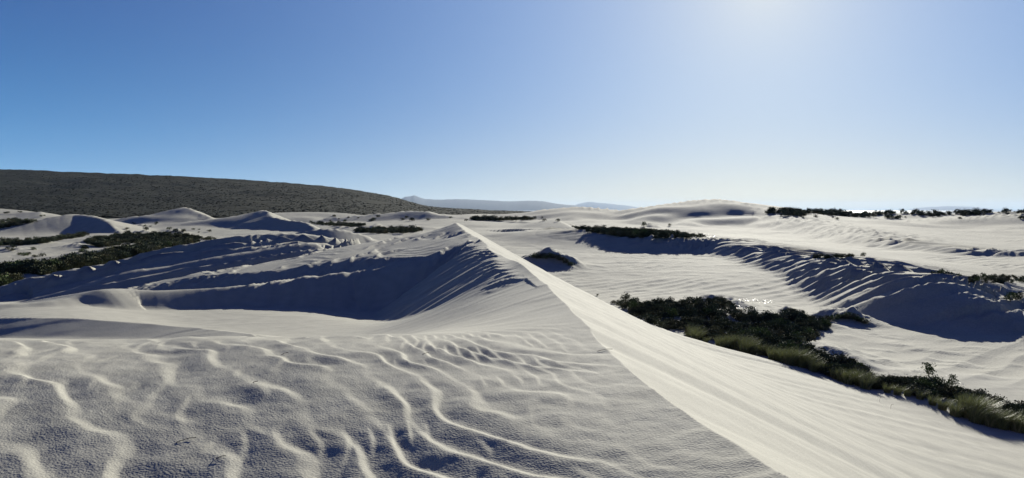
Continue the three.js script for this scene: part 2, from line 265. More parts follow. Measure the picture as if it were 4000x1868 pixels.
    if (wf > 0 && nb === 0) {
      const q = z + 0.30 * x + 0.8 * fbm(x * 0.22, z * 0.45, 3), am = ss(-0.15, 0.35, noise(x * 0.35, z * 0.9 + 4));
      f += wf * (0.013 * am * (1 - soft(q / 0.8, 0.34)) + 0.005 * (1 - ss(14, 18, D)) * ss(-0.1, 0.3, noise(x * 0.5 + 9, z)) * (1 - soft(q / 0.36 + 0.3 * noise(x, z), 0.35)));
      f += wf * 0.006 * fbm(x * 0.8, z * 1.6, 2);
    }
    const wu = ss(32, 36, D) * (1 - ss(50, 56, D));
    if (wu > 0 && nb === 0) {
      const wx = x + 0.9 * fbm(x * 0.42 + 9, z * 0.42, 3), wz = z + 1.6 * fbm(x * 0.36, z * 0.3, 3);
      f += wu * (0.13 * ss(-0.22, 0.28, noise(x * 0.33, z * 0.33 + 2)) * (soft((wx + 0.30 * wz) / 1.4, 0.78) - 0.4) + 0.035 * (soft((wz - 0.2 * wx) / 0.9, 0.4) - 0.4) * ss(-0.1, 0.3, noise(x * 0.3 + 8, z * 0.3)));
    }
    // the sunlit right face below the sharp crest
    const km = crestM(x, z), d = km.d, s = km.s;
    const slope = lerp(0.49, 0.56, ss(31, 47, D)), foot = lerp(0.25, slope, ss(34, 43, D));
    let face = km.y + 0.03 * noise(s * 1.1, 2) + 0.05 * noise(s * 0.45, 9) - slope * d;
    if (d > 7) { const q = d - 7, w = 4; face += (slope - foot) * (q < w ? q * q / (2 * w) : q - w / 2); }
    if (d > 0) {
      face += 0.012 * ss(0, 0.6, d) * fbm(d * 3.2, s * 0.05, 2) + 0.03 * noise(d * 0.9, s * 0.04) + 0.0055 * ss(1.2, 3.0, d) * (1 - ss(12, 18, D)) * (0.4 + noise(d * 0.5 + 3, s * 0.1)) * Math.sin((d + 0.25 * noise(d * 0.4, s * 0.12)) * 2 * Math.PI / 0.17);
    }
    if (d > -3.5) f = Math.min(f, d > 0 ? face : face - (slope * d) * 1.0 + 3 * -d); else f = f;
    if (f > h) best = nb;
    h = smax(h, f, d > 0 ? 0.35 : 0.2);
  }
  owner = best === 2 && D < 36 && x < 40 ? 0 : best;
  return h;
}

// ------------------------------------------------------------------ the sand as one height sheet round the viewer, cut into the dunes it is made of
function grain(size, fine, coarse, lo, hi) {
  const n = 512, d = new Uint8Array(n * n * 4);
  for (let j = 0; j < n; j++) for (let i = 0; i < n; i++) {
    const a = i / n * 2 * Math.PI, b = j / n * 2 * Math.PI;
    const c = noise(Math.cos(a) * coarse + 31, Math.sin(a) * coarse + Math.cos(b) * coarse) + noise(Math.sin(b) * coarse * 1.7, Math.cos(a) * coarse + 5);
    const v = clamp(lerp(lo, hi, 0.5 + 0.5 * (fine * (rnd() - 0.5) * 2 + 0.25 * c)), 0, 255), o = (j * n + i) * 4;
    d[o] = d[o + 1] = d[o + 2] = v; d[o + 3] = 255;
  }
  const t = new THREE.DataTexture(d, n, n); t.wrapS = t.wrapT = THREE.RepeatWrapping; t.magFilter = THREE.LinearFilter; t.repeat.set(1 / size, 1 / size); t.needsUpdate = true;
  return t;
}
function sandMaterial(size, bump, shine) {
  const tint = grain(size * 1.37, 0.45, 2.2, 205, 255); tint.colorSpace = THREE.SRGBColorSpace;
  return new THREE.MeshPhysicalMaterial({ color: new THREE.Color().setRGB(0.318, 0.308, 0.266), map: tint, bumpMap: grain(size, 0.9, 3, 0, 255), bumpScale: bump, roughness: 0.95, specularIntensity: shine });
}
const sandNear = sandMaterial(4.3, 0.0042, 0.15), sandFar = sandMaterial(23, 0.03, 0.08);
{
  const az = [], half = 44 * Math.PI / 180, dense = 1060;
  for (let i = 0; i <= dense; i++) az.push(lerp(-half, half, i / dense));
  const lead = []; for (let i = 1; i <= 30; i++) lead.push(half + (Math.PI - half) * (i / 30) ** 1.5);
  const A = [...lead.slice().reverse().map((v) => -v), ...az, ...lead];
  const R = [0.5]; while (R[R.length - 1] < 640) { const r = R[R.length - 1]; R.push(r * (1 + (r < 3.2 ? 0.035 : r < 140 ? 0.0058 : r < 170 ? 0.0075 : r < 500 ? 0.011 : 0.05))); }
  const nA = A.length, nR = R.length, X = new Float32Array(nA * nR * 3), own = new Uint8Array(nA * nR);
  console.log('sand grid', nA, nR);
  for (let j = 0; j < nR; j++) for (let i = 0; i < nA; i++) {
    const r = R[j], x = Math.sin(A[i]) * r, z = -Math.cos(A[i]) * r, o = (j * nA + i) * 3;
    const zz = Math.min(z, -0.9), behind = z > -0.9 ? 1 : 0;
    X[o] = x; X[o + 2] = z; X[o + 1] = height(behind ? x : x, zz); own[j * nA + i] = owner;
  }
  const N = new Float32Array(X.length), e = new THREE.Vector3(), f = new THREE.Vector3();
  for (let j = 0; j < nR; j++) for (let i = 0; i < nA; i++) {
    const a = (j * nA + Math.max(0, i - 1)) * 3, b = (j * nA + Math.min(nA - 1, i + 1)) * 3, c = (Math.max(0, j - 1) * nA + i) * 3, d = (Math.min(nR - 1, j + 1) * nA + i) * 3;
    e.set(X[b] - X[a], X[b + 1] - X[a + 1], X[b + 2] - X[a + 2]); f.set(X[d] - X[c], X[d + 1] - X[c + 1], X[d + 2] - X[c + 2]); e.cross(f).normalize();
    const o = (j * nA + i) * 3; N[o] = e.x; N[o + 1] = e.y; N[o + 2] = e.z;
  }
  const info = [
    ['near_dune', 'near pale sand dune with rippled top, sharp crest and bright right face', sandNear],
    ['eroded_dune', 'wind-carved shaded dune wall with layered ridges behind the near dune', sandNear],
    ['sand_plain', 'pale flat sand plain and hollows between the dunes', sandFar],
    ['fluted_dune', 'long fluted dune with shaded face beyond the scrub hollow', sandFar],
    ['far_dune', 'high far dune with combed crest under the bright sky', sandFar],
    ['peaked_dune', 'far white peaked dunes below the dark hill', sandFar],
    ['coastal_ridge', 'low sandy ridge carrying dark coastal bushes', sandFar],
  ];
  info.forEach(([name, label, m], k) => {
    const map = new Int32Array(nA * nR).fill(-1), pos = [], nor = [], uv = [], idx = [];
    const use = (q) => { if (map[q] < 0) { map[q] = pos.length / 3; pos.push(X[q * 3], X[q * 3 + 1], X[q * 3 + 2]); nor.push(N[q * 3], N[q * 3 + 1], N[q * 3 + 2]); uv.push(X[q * 3], -X[q * 3 + 2]); } return map[q]; };
    for (let j = 0; j < nR - 1; j++) for (let i = 0; i < nA - 1; i++) {
      const q = j * nA + i; if (own[q] !== k) continue;
      const a = use(q), b = use(q + 1), c = use(q + nA), d = use(q + nA + 1); idx.push(a, b, d, a, d, c);
    }
    if (!idx.length) return;
    const g = new THREE.BufferGeometry();
    g.setAttribute('position', new THREE.Float32BufferAttribute(pos, 3)); g.setAttribute('normal', new THREE.Float32BufferAttribute(nor, 3)); g.setAttribute('uv', new THREE.Float32BufferAttribute(uv, 2)); g.setIndex(idx);
    const o = new THREE.Mesh(g, m); o.name = name; o.userData = { label, category: 'dune', kind: 'structure' }; o.castShadow = o.receiveShadow = true; scene.add(o);
    console.log(name, idx.length / 3);
  });
}
//@@MORE
// ------------------------------------------------------------------ the dark hill, the far mountains, the scrubland and the sea
const tag = (o, label, category, group, kind) => { o.userData = { label, category }; if (group) o.userData.group = group; if (kind) o.userData.kind = kind; return o; };
const taken = {};
const numbered = (n) => { const k = taken[n] = (taken[n] ?? -1) + 1; return k ? n + '_' + String(k).padStart(3, '0') : n; };
const put = (o, name) => { o.name = numbered(name); o.traverse((m) => { m.castShadow = m.receiveShadow = true; }); scene.add(o); return o; };
function sheet(nu, nv, at, material, name, label, category, color) {
  const pos = [], uv = [], col = [], idx = [];
  for (let j = 0; j <= nv; j++) for (let i = 0; i <= nu; i++) {
    const [x, y, z] = at(i / nu, j / nv); pos.push(x, y, z); uv.push(x, -z); if (color) col.push(...color(x, z, y));
    if (i < nu && j < nv) { const a = j * (nu + 1) + i, b = a + 1, c = a + nu + 1, d = c + 1; idx.push(a, b, d, a, d, c); }
  }
  const g = new THREE.BufferGeometry(); g.setAttribute('position', new THREE.Float32BufferAttribute(pos, 3)); g.setAttribute('uv', new THREE.Float32BufferAttribute(uv, 2));
  if (color) g.setAttribute('color', new THREE.Float32BufferAttribute(col, 3));
  g.setIndex(idx); g.computeVertexNormals();
  const o = put(new THREE.Mesh(g, material), name); tag(o, label, category, null, 'structure'); return o;
}
const along = (list, px) => { let k = 0; while (k < list.length - 2 && list[k + 1][0] < px) k++; const [a, b] = [list[k], list[k + 1]]; return lerp(a[1], b[1], (px - a[0]) / (b[0] - a[0])); };
const heath = new THREE.MeshPhysicalMaterial({ vertexColors: true, roughness: 1, specularIntensity: 0.03 });
const heathColor = (s) => (x, z) => { const n = fbm(x / s, z / s, 4), m = noise(x / s * 7, z / s * 7) * 0.5 + 0.5; return [0.013 + 0.007 * n + 0.004 * m, 0.014 + 0.006 * n + 0.004 * m, 0.011 + 0.004 * n + 0.003 * m]; };
{
  const top = [[-3500, 560], [-1500, 610], [0, 660], [310, 672], [621, 683], [932, 702], [1087, 711], [1242, 724], [1397, 742], [1490, 758], [1553, 773], [1600, 787], [1646, 801], [1708, 811], [1832, 816], [1925, 823], [2060, 826], [2300, 830]];
  const hillAt = (u, v) => {
    const px = lerp(-3300, 2200, u), D0 = 900, D1 = 2500, hang = W(px, along(top, px), D1)[1];
    const t = v < 0.85 ? v / 0.85 : 1, D = v < 0.85 ? lerp(D0, D1, t) : lerp(D1, 3600, (v - 0.85) / 0.15);
    const x = (px - CX) / FOCAL * D, rise = t * t * (1.9 - 0.9 * t);
    const spur = fbm(x / 420 + D / 1500, D / 520, 4) * 80 * rise * (1 - t * t) * ss(2100, 900, px);
    let y = lerp(-9, hang, rise) + spur; if (v >= 0.85) y -= (v - 0.85) / 0.15 * 180;
    return [x, y + 1.5 * noise(x / 23, D / 31) + 3.5 * fbm(x / 110, D / 90, 3), -D];
  };
  const lump = new THREE.IcosahedronGeometry(1, 2); { const q = lump.attributes.position; for (let k = 0; k < q.count; k++) { const x = q.getX(k), y = q.getY(k), z = q.getZ(k), r = 1 + 0.5 * noise(x * 2.1 + 3, y * 2.1 + z * 1.7) + 0.3 * noise(x * 4.3, z * 4.3 + y * 3.1); q.setXYZ(k, x * r, y * r * 0.6, z * r); } lump.computeVertexNormals(); }
  const count = 26000, cover = new THREE.InstancedMesh(lump, new THREE.MeshPhysicalMaterial({ color: new THREE.Color().setRGB(0.020, 0.023, 0.017), roughness: 1, specularIntensity: 0.03 }), count), m4 = new THREE.Matrix4(), q = new THREE.Quaternion(), e = new THREE.Euler();
  for (let k = 0; k < count; k++) {
    let u, v, p; do { u = 0.36 + 0.62 * rnd(); v = 0.85 * Math.pow(rnd(), 0.9); p = hillAt(u, v); } while (fbm(p[0] / 140, p[2] / 110, 2) < -0.12 - 0.25 * rnd());
    const s = 0.7 + 1.3 * rnd() * rnd(); m4.compose(new THREE.Vector3(p[0], p[1], p[2]), q.setFromEuler(e.set(0, rnd() * 6.28, 0)), new THREE.Vector3(s * 1.3, s, s * 1.3)); cover.setMatrixAt(k, m4);
    const t = 0.5 + rnd(); cover.setColorAt(k, new THREE.Color().setRGB(t * (0.9 + 0.4 * rnd()), t, t * 0.95));
  }
  tag(put(cover, 'heath_scrub'), 'dark heath bushes covering the long hill', 'heath', null, 'stuff');
  sheet(520, 190, hillAt, heath, 'hill', 'long dark heath-covered hill rising at the left horizon', 'hill', heathColor(160));
  sheet(300, 90, (u, v) => {
    const px = lerp(-3000, 7000, u), D = 560 * Math.pow(2600 / 560, v), x = (px - CX) / FOCAL * D;
    return [x, lerp(-9, -46, ss(0.25, 1, v) * ss(1500, 2400, px)) + 1.3 * noise(x / 12, D / 16) + 1.0 * noise(x / 5, D / 7) - 2, -D];
  }, heath, 'scrubland', 'flat dark scrub plain at the foot of the hill', 'scrubland', heathColor(60));
  const rock = new THREE.MeshPhysicalMaterial({ color: new THREE.Color().setRGB(0.06, 0.065, 0.07), roughness: 1, specularIntensity: 0.03 });
  const range = (list, D, lo, hi, label, depth) => sheet(220, 14, (u, v) => {
    const px = lerp(lo, hi, u), y1 = Math.max(-150, W(px, along(list, px), D)[1]), d = D + depth * (v - 0.5) * 2, w = Math.sin(v * Math.PI), x = (px - CX) / FOCAL * d;
    return [x, lerp(-200, y1 * d / D, Math.pow(w, 0.8)) + w * D * 0.0006 * fbm(px / 22, v * 5, 3), -d];
  }, rock, 'mountain', label, 'mountain');
  range([[1500, 830], [1545, 790], [1585, 768], [1605, 767], [1618, 762], [1640, 771], [1660, 778], [1720, 780], [1785, 778], [1900, 782], [1990, 787], [2065, 784], [2120, 786], [2180, 797], [2280, 806], [2330, 818], [2380, 832]], 45000, 1380, 2400, 'long flat-topped blue mountain beside the end of the dark hill', 6600);
  range([[2180, 832], [2260, 796], [2300, 788], [2400, 798], [2480, 808], [2560, 822], [2620, 835]], 80000, 2150, 2640, 'faint pale mountain fading behind the far dunes', 7000);
  range([[3480, 835], [3590, 812], [3700, 805], [3800, 808], [3880, 818], [3960, 832]], 80000, 3470, 3970, 'faint pale headland above the sea beyond the bushes', 7000);
  range([[2300, 834], [2440, 817], [2520, 813], [2620, 817], [2760, 824], [2900, 836]], 62000, 2290, 2910, 'low pale headland between the far dunes', 6000);
  sheet(40, 30, (u, v) => { const D = 2300 * Math.pow(70000 / 2300, v), x = lerp(-1.3, 1.3, u) * D; return [x, -45, -D]; }, new THREE.MeshStandardMaterial({ color: new THREE.Color().setRGB(0.03, 0.06, 0.08), roughness: 0.35 }), 'sea', 'pale blue sea along the horizon', 'sea');
}
scene.fog = new THREE.FogExp2(new THREE.Color().setRGB(0.62, 0.78, 1.0), 0.00001);

// ------------------------------------------------------------------ plants
// the first point of the land on the line of sight through a pixel
function ground(px, py, from = 12, to = 700) {
  const x = (px - CX) / FOCAL, y = -(py - CY) / FOCAL, ry = y * cp + sp, rz = -(y * sp - cp), k = ry / rz, m = x / rz;
  let a = from, D = from;
  for (; D < to; D *= 1.012) { if (height(m * D, -D) > k * D) break; a = D; }
  if (D >= to) return null;
  let b = D; for (let i = 0; i < 8; i++) { const c = (a + b) / 2; if (height(m * c, -c) > k * c) b = c; else a = c; }
  return new THREE.Vector3(m * b, height(m * b, -b), -b);
}
function leafGeometry(n, rx, ry, leaf, up, lumps) {
  const pos = [], nor = [], blobs = [];
  for (let k = 0; k < lumps; k++) { const a = rnd() * 6.283, r = Math.sqrt(rnd()) * 0.62; blobs.push([Math.cos(a) * r * rx, (0.28 + 0.42 * rnd()) * ry, Math.sin(a) * r * rx, (0.30 + 0.28 * rnd())]); }
  const a = new THREE.Vector3(), b = new THREE.Vector3(), c = new THREE.Vector3();
  for (let k = 0; k < n; k++) {
    const bl = blobs[k % lumps], th = rnd() * 6.283, cz = rnd() * 1.5 - 0.5, sr = Math.sqrt(Math.max(0, 1 - cz * cz)), R = bl[3] * (0.55 + 0.5 * rnd());
    c.set(bl[0] + Math.cos(th) * sr * R * rx, Math.max(0.02, bl[1] + cz * R * ry), bl[2] + Math.sin(th) * sr * R * rx);
    a.set(Math.cos(th) * sr * 0.8, cz * 0.5 + up, Math.sin(th) * sr * 0.8).add(b.set(rnd() - 0.5, rnd() - 0.5, rnd() - 0.5)).normalize();
    b.set(rnd() - 0.5, rnd() - 0.5, rnd() - 0.5).cross(a).normalize();
    const l = leaf * (0.6 + 0.8 * rnd()), w = l * 0.42, nn = new THREE.Vector3().crossVectors(b, a);
    const p0 = c.clone().addScaledVector(b, -w * 0.4), p1 = c.clone().addScaledVector(a, l * 0.55).addScaledVector(b, w), p2 = c.clone().addScaledVector(a, l), p3 = c.clone().addScaledVector(a, l * 0.5).addScaledVector(b, -w);
    for (const q of [p0, p1, p2, p0, p2, p3]) { pos.push(q.x, q.y, q.z); nor.push(nn.x, nn.y, nn.z); }
  }
  const g = new THREE.BufferGeometry(); g.setAttribute('position', new THREE.Float32BufferAttribute(pos, 3)); g.setAttribute('normal', new THREE.Float32BufferAttribute(nor, 3)); g.setAttribute('uv', new THREE.Float32BufferAttribute(new Float32Array(pos.length / 3 * 2), 2));
  return g;
}
function stemGeometry(n, rx, ry) {
  const list = [];
  for (let k = 0; k < n; k++) { const a = rnd() * 6.283, r = rx * (0.2 + 0.4 * rnd()); list.push(new THREE.TubeGeometry(new THREE.CatmullRomCurve3([new THREE.Vector3(0, -0.08, 0), new THREE.Vector3(Math.cos(a) * r * 0.4, ry * 0.25, Math.sin(a) * r * 0.4), new THREE.Vector3(Math.cos(a) * r, ry * 0.62, Math.sin(a) * r)]), 4, 0.018 * rx, 4)); }
  return mergeGeometries(list);
}
const leafMat = [[0.075, 0.085, 0.048], [0.062, 0.074, 0.044], [0.088, 0.092, 0.062], [0.080, 0.105, 0.042]].map((c) => new THREE.MeshPhysicalMaterial({ color: new THREE.Color().setRGB(...c), roughness: 0.9, specularIntensity: 0.12, side: THREE.DoubleSide }));
const woodMat = new THREE.MeshStandardMaterial({ color: new THREE.Color().setRGB(0.07, 0.055, 0.04), roughness: 0.9 });
const strawMat = new THREE.MeshStandardMaterial({ color: new THREE.Color().setRGB(0.22, 0.19, 0.10), roughness: 0.7, side: THREE.DoubleSide });
const marramMat = new THREE.MeshPhysicalMaterial({ color: new THREE.Color().setRGB(0.15, 0.165, 0.06), roughness: 0.6, side: THREE.DoubleSide, transmission: 0.35, thickness: 0 });
// shapes one metre across
const shrubLeaves = [0, 1, 2, 3, 4].map((k) => leafGeometry(420, 0.55, 0.75, 0.095, 0.35, 7 + k));
const shrubStems = [0, 1].map(() => stemGeometry(7, 0.55, 0.7));
const bushLeaves = [0, 1, 2, 3].map((k) => leafGeometry(900, 0.55, 0.72, 0.07, 0.2, 12 + 2 * k));
const bushStems = [0, 1].map(() => stemGeometry(8, 0.5, 0.6));
function shrub(p, size, k, wood = true, tall = 1) {
  const g = new THREE.Group(); g.position.copy(p); g.position.y -= 0.05 * size; g.rotation.y = rnd() * 6.28; const s = size * (0.9 + 0.2 * rnd()); g.scale.set(s, s * tall, s);
  const big = size > 2.4, L = big ? bushLeaves : shrubLeaves, S = big ? bushStems : shrubStems;
  const f = new THREE.Mesh(L[k % L.length], leafMat[k % 4 === 3 && !big ? 3 : k % 3]); f.name = 'foliage'; g.add(f);
  const w = new THREE.Mesh(S[k % S.length], woodMat); w.name = 'stem'; g.add(w);
  return g;
}
const inside = (poly, x, y) => { let c = false; for (let i = 0, j = poly.length - 1; i < poly.length; j = i++) if ((poly[i][1] > y) !== (poly[j][1] > y) && x < (poly[j][0] - poly[i][0]) * (y - poly[i][1]) / (poly[j][1] - poly[i][1]) + poly[i][0]) c = !c; return c; };
function scatter(poly, n, from, to, gap = 0) {
  const xs = poly.map((p) => p[0]), ys = poly.map((p) => p[1]), x0 = Math.min(...xs), x1 = Math.max(...xs), y0 = Math.min(...ys), y1 = Math.max(...ys), out = [];
  for (let k = 0; k < n * 20 && out.length < n; k++) {
    const px = lerp(x0, x1, rnd()), py = lerp(y0, y1, rnd()); if (!inside(poly, px, py)) continue;
    const g = ground(px, py, from, to); if (!g) continue;
    if (gap && noise(g.x * gap, g.z * gap) + 0.5 * noise(g.x * gap * 2.7 + 9, g.z * gap * 2.7) < -0.25) continue;
    out.push(g);
  }
  return out;
}
// a thicket: the clearest shrubs one by one, the rest as one mass
function thicket(poly, singles, mass, size, from, to, label, massLabel, group, opt = {}) {
  const pts = scatter(poly, singles + mass, from, to, opt.gap || 0);
  pts.sort((a, b) => b.z - a.z);
  const zs = pts.map((p) => p.z), zm = zs[Math.floor(zs.length / 2)], us = pts.map((p) => p.x / -p.z).sort((a, b) => a - b), u1 = us[Math.floor(us.length / 3)], u2 = us[Math.floor(us.length * 2 / 3)];
  const where = (p) => singles < 10 ? '' : (p.z > zm ? ', near ' : ', far ') + (p.x / -p.z < u1 ? 'left' : p.x / -p.z < u2 ? 'middle' : 'right') + ' part';
  const every = Math.max(1, Math.floor(pts.length / Math.max(1, singles))), rest = []; let made = 0;
  pts.forEach((p, k) => {
    if (singles && k % every === 0 && made < singles) { made++; tag(put(shrub(p, size * (0.95 + (opt.vary || 0.6) * rnd()), Math.floor(rnd() * 20)), opt.name || 'shrub'), label + where(p), opt.category || 'shrub', group + where(p)); }
    else rest.push(p);
  });
  if (!rest.length) return;
  const m4 = new THREE.Matrix4(), q = new THREE.Quaternion(), e = new THREE.Euler();
  const big = size > 2.4, L = big ? bushLeaves : shrubLeaves;
  const im = new THREE.InstancedMesh(L[1], leafMat[opt.mat ?? 1], rest.length);
  rest.forEach((p, k) => { const s = size * (0.5 + 0.45 * rnd() + (opt.vary || 0.4) * rnd() ** 3); m4.compose(p.clone().add(new THREE.Vector3(0, -0.06 * s, 0)), q.setFromEuler(e.set(0.2 * (rnd() - 0.5), rnd() * 6.28, 0.2 * (rnd() - 0.5))), new THREE.Vector3(s, s * (0.6 + 0.6 * rnd()) * (opt.tall || 1), s)); im.setMatrixAt(k, m4); const v = 0.55 + 0.9 * rnd(), w = rnd(); im.setColorAt(k, new THREE.Color().setRGB(v * (1 + 0.5 * w * w), v * (1 + 0.15 * w), v)); });
  tag(put(im, opt.mass || 'scrub'), massLabel, 'scrub', null, 'stuff');
}
const V1 = [[2385, 1186], [2440, 1183], [2550, 1188], [2650, 1188], [2720, 1184], [2760, 1178], [2800, 1166], [2840, 1176], [2862, 1200], [2900, 1236], [2990, 1244], [3060, 1240], [3120, 1236], [3190, 1252], [3240, 1280], [3200, 1315], [3150, 1345], [3060, 1352], [2990, 1358], [2930, 1362], [2900, 1350], [2820, 1338], [2700, 1312], [2640, 1300], [2530, 1268]];
thicket(V1, 60, 1350, 0.62, 36, 110, 'low dark shrub in the large thicket below the bright dune face', 'dense dark scrub filling the hollow below the bright dune face', 'shrubs of the large thicket', { gap: 0.3 });
thicket([[2990, 1360], [3060, 1352], [3150, 1372], [3250, 1402], [3330, 1432], [3370, 1457], [3400, 1482], [3340, 1490], [3290, 1488], [3190, 1452], [3120, 1432], [3030, 1400], [2960, 1385]], 30, 650, 0.56, 28, 80, 'dark bushy shrub in the lower thicket beside the grass tufts', 'dense dark scrub of the lower thicket beside the grass tufts', 'shrubs of the lower thicket', { gap: 0.35 });
thicket([[3330, 1512], [3400, 1500], [3440, 1490], [3520, 1490], [3600, 1500], [3700, 1528], [3800, 1555], [3900, 1582], [4060, 1622], [4060, 1700], [3960, 1640], [3850, 1610], [3740, 1574], [3560, 1552], [3410, 1520]], 30, 560, 0.5, 22, 70, 'small dark shrub in the strip of scrub at the right dune foot', 'dense low scrub strip at the right dune foot', 'shrubs of the scrub strip', { gap: 0.35 });
thicket([[0, 1062], [70, 1052], [194, 1040], [272, 1026], [330, 1016], [349, 1014], [411, 996], [440, 985], [505, 975], [560, 950], [477, 958], [318, 976], [342, 940], [485, 920], [640, 920], [866, 932], [738, 955], [505, 1008], [388, 1037], [272, 1056], [136, 1086], [0, 1122]], 24, 2300, 1.5, 60, 300, 'dark shrub in the long hollow behind the eroded dune', 'dense dark scrub in the long hollow behind the eroded dune', 'shrubs of the left hollow', { gap: 0.05 });
thicket([[0, 952], [120, 945], [195, 936], [260, 926], [328, 916], [350, 922], [200, 946], [100, 960], [0, 962]], 10, 260, 1.5, 90, 320, 'dark shrub on the thin band below the left dune', 'thin dark band of scrub below the left dune', 'shrubs of the thin band');
thicket([[0, 858], [60, 856], [150, 868], [60, 884], [0, 893]], 5, 130, 2.2, 200, 600, 'dark shrub in the patch by the far left white dune', 'dark scrub patch by the far left white dune', 'shrubs of the far left patch');
thicket([[1208, 870], [1345, 877], [1430, 882], [1400, 888], [1300, 884], [1220, 876]], 6, 150, 1.7, 120, 500, 'dark shrub in the thin line beside the bright slip face', 'thin dark line of scrub beside the bright slip face', 'shrubs of the thin line');
thicket([[1384, 903], [1440, 898], [1524, 897], [1560, 900], [1652, 902], [1600, 912], [1500, 914], [1380, 910]], 10, 240, 1.6, 75, 400, 'dark shrub behind the skyline of the near dune', 'dark scrub behind the skyline of the near dune', 'shrubs behind the near dune');
thicket([[1840, 856], [1926, 858], [2096, 856], [2060, 862], [1930, 864], [1850, 862]], 6, 140, 2.2, 250, 640, 'dark bush on the far flat beyond the middle dune', 'dark scrub on the far flat beyond the middle dune', 'bushes on the far flat');
thicket([[2238, 888], [2335, 897], [2529, 899], [2617, 908], [2687, 922], [2760, 930], [2687, 932], [2458, 932], [2352, 916], [2264, 902]], 16, 900, 1.0, 120, 330, 'dark shrub in the long oval patch behind the fluted dune', 'long oval patch of dark scrub behind the fluted dune', 'shrubs of the oval patch');
const RB = [[2960, 826], [3040, 826], [3100, 828], [3250, 830], [3400, 828], [3500, 826], [3640, 830], [3700, 833], [3800, 831], [4060, 827], [4060, 834], [3900, 838], [3800, 843], [3700, 848], [3570, 852], [3500, 856], [3400, 851], [3300, 849], [3080, 846], [3000, 836]];
thicket(RB, 45, 480, 1.8, 200, 640, 'rounded dark bush on the coastal ridge at the right horizon', 'dark coastal scrub covering the right horizon ridge', 'bushes on the coastal ridge', { name: 'bush', category: 'bush', vary: 1.0, gap: 0.03 });

// single plants that stand apart
const lone = (px, py, size, label, tall = 1, k = Math.floor(rnd() * 20), name = 'shrub') => { const p = ground(px, py, 12, 700); if (p) tag(put(shrub(p, size, k, true, tall), name), label, name); };
lone(2445, 1178, 0.9, 'round dark shrub at the top left edge of the large thicket');
lone(2335, 1156, 0.3, 'tiny dark shrub right on the edge of the bright dune face');
lone(3100, 1398, 1.6, 'round green shrub in the middle of the lower thicket', 0.8, 3);
lone(2515, 884, 2.2, 'small dark shrub beside the far sand hummock');
lone(2330, 886, 1.8, 'low dark shrub alone on the flat above the oval patch', 0.5);
lone(2617, 884, 1.3, 'spiky dark shrub alone on the far flat');
lone(3375, 1003, 0.8, 'tiny dark shrub on the ridge behind the fluted dune');
lone(3625, 1470, 0.55, 'dark upright shrub alone on the shell-strewn sand', 1.5);
lone(3720, 1512, 0.5, 'small upright shrub at the upper edge of the right scrub strip', 1.4);
for (const [px, py, s] of [[3640, 1096, 0.9], [3660, 1092, 1.0], [3680, 1090, 1.0], [3700, 1094, 1.0], [3722, 1100, 0.9], [3745, 1106, 0.7]]) { const p = ground(px, py + 6, 60, 120); if (p) tag(put(shrub(p, s, Math.floor(rnd() * 20)), 'shrub'), 'dark shrub capping the small hummock at the far right', 'shrub', 'shrubs on the right hummock'); }
for (const [px, py] of [[3945, 1172], [3965, 1166], [3985, 1168]]) { const p = ground(px, py + 6, 40, 110); if (p) tag(put(shrub(p, 0.9, Math.floor(rnd() * 20)), 'shrub'), 'dark shrub on the hummock at the right picture edge', 'shrub', 'shrubs at the right edge'); }
for (const [px, py] of [[2085, 1000], [2100, 996], [2112, 1002], [2125, 994], [2138, 1004], [2150, 994], [2165, 1002], [2178, 1000], [2190, 1010], [2200, 1012], [2215, 1020], [2230, 1030]]) { const p = ground(px, py + 8, 60, 140); if (p) tag(put(shrub(p, 1.2, Math.floor(rnd() * 20), true, 0.6), 'shrub'), 'low shrub on the shaded hummock beyond the dune crest', 'shrub', 'shrubs on the shaded hummock'); }
for (const [px, py] of [[3270, 1240], [3285, 1236], [3298, 1240], [3310, 1232], [3322, 1240], [3335, 1238], [3350, 1248], [3365, 1252], [3380, 1260], [3230, 1244], [3250, 1246], [3085, 1212], [3096, 1214], [3108, 1217]]) { const p = ground(px, py + 6, 40, 90); if (p) tag(put(shrub(p, 0.75, Math.floor(rnd() * 20), true, 0.6), 'shrub'), 'small shrub on the pointed hummocks beside the large thicket', 'shrub', 'shrubs on the pointed hummocks'); }
thicket([[3760, 1086], [3900, 1080], [4010, 1092], [4010, 1112], [3880, 1110], [3780, 1106]], 12, 90, 0.5, 50, 140, 'small sparse shrub on the pale sand at the far right', 'sparse low scrub on the pale sand at the far right', 'sparse shrubs at the far right');
thicket([[3170, 1007], [3260, 1004], [3330, 1000], [3350, 1004], [3270, 1010], [3180, 1012]], 8, 60, 0.5, 70, 200, 'tiny shrub in the row along the fluted dune crest', 'row of tiny scrub along the fluted dune crest', 'shrubs along the fluted crest');
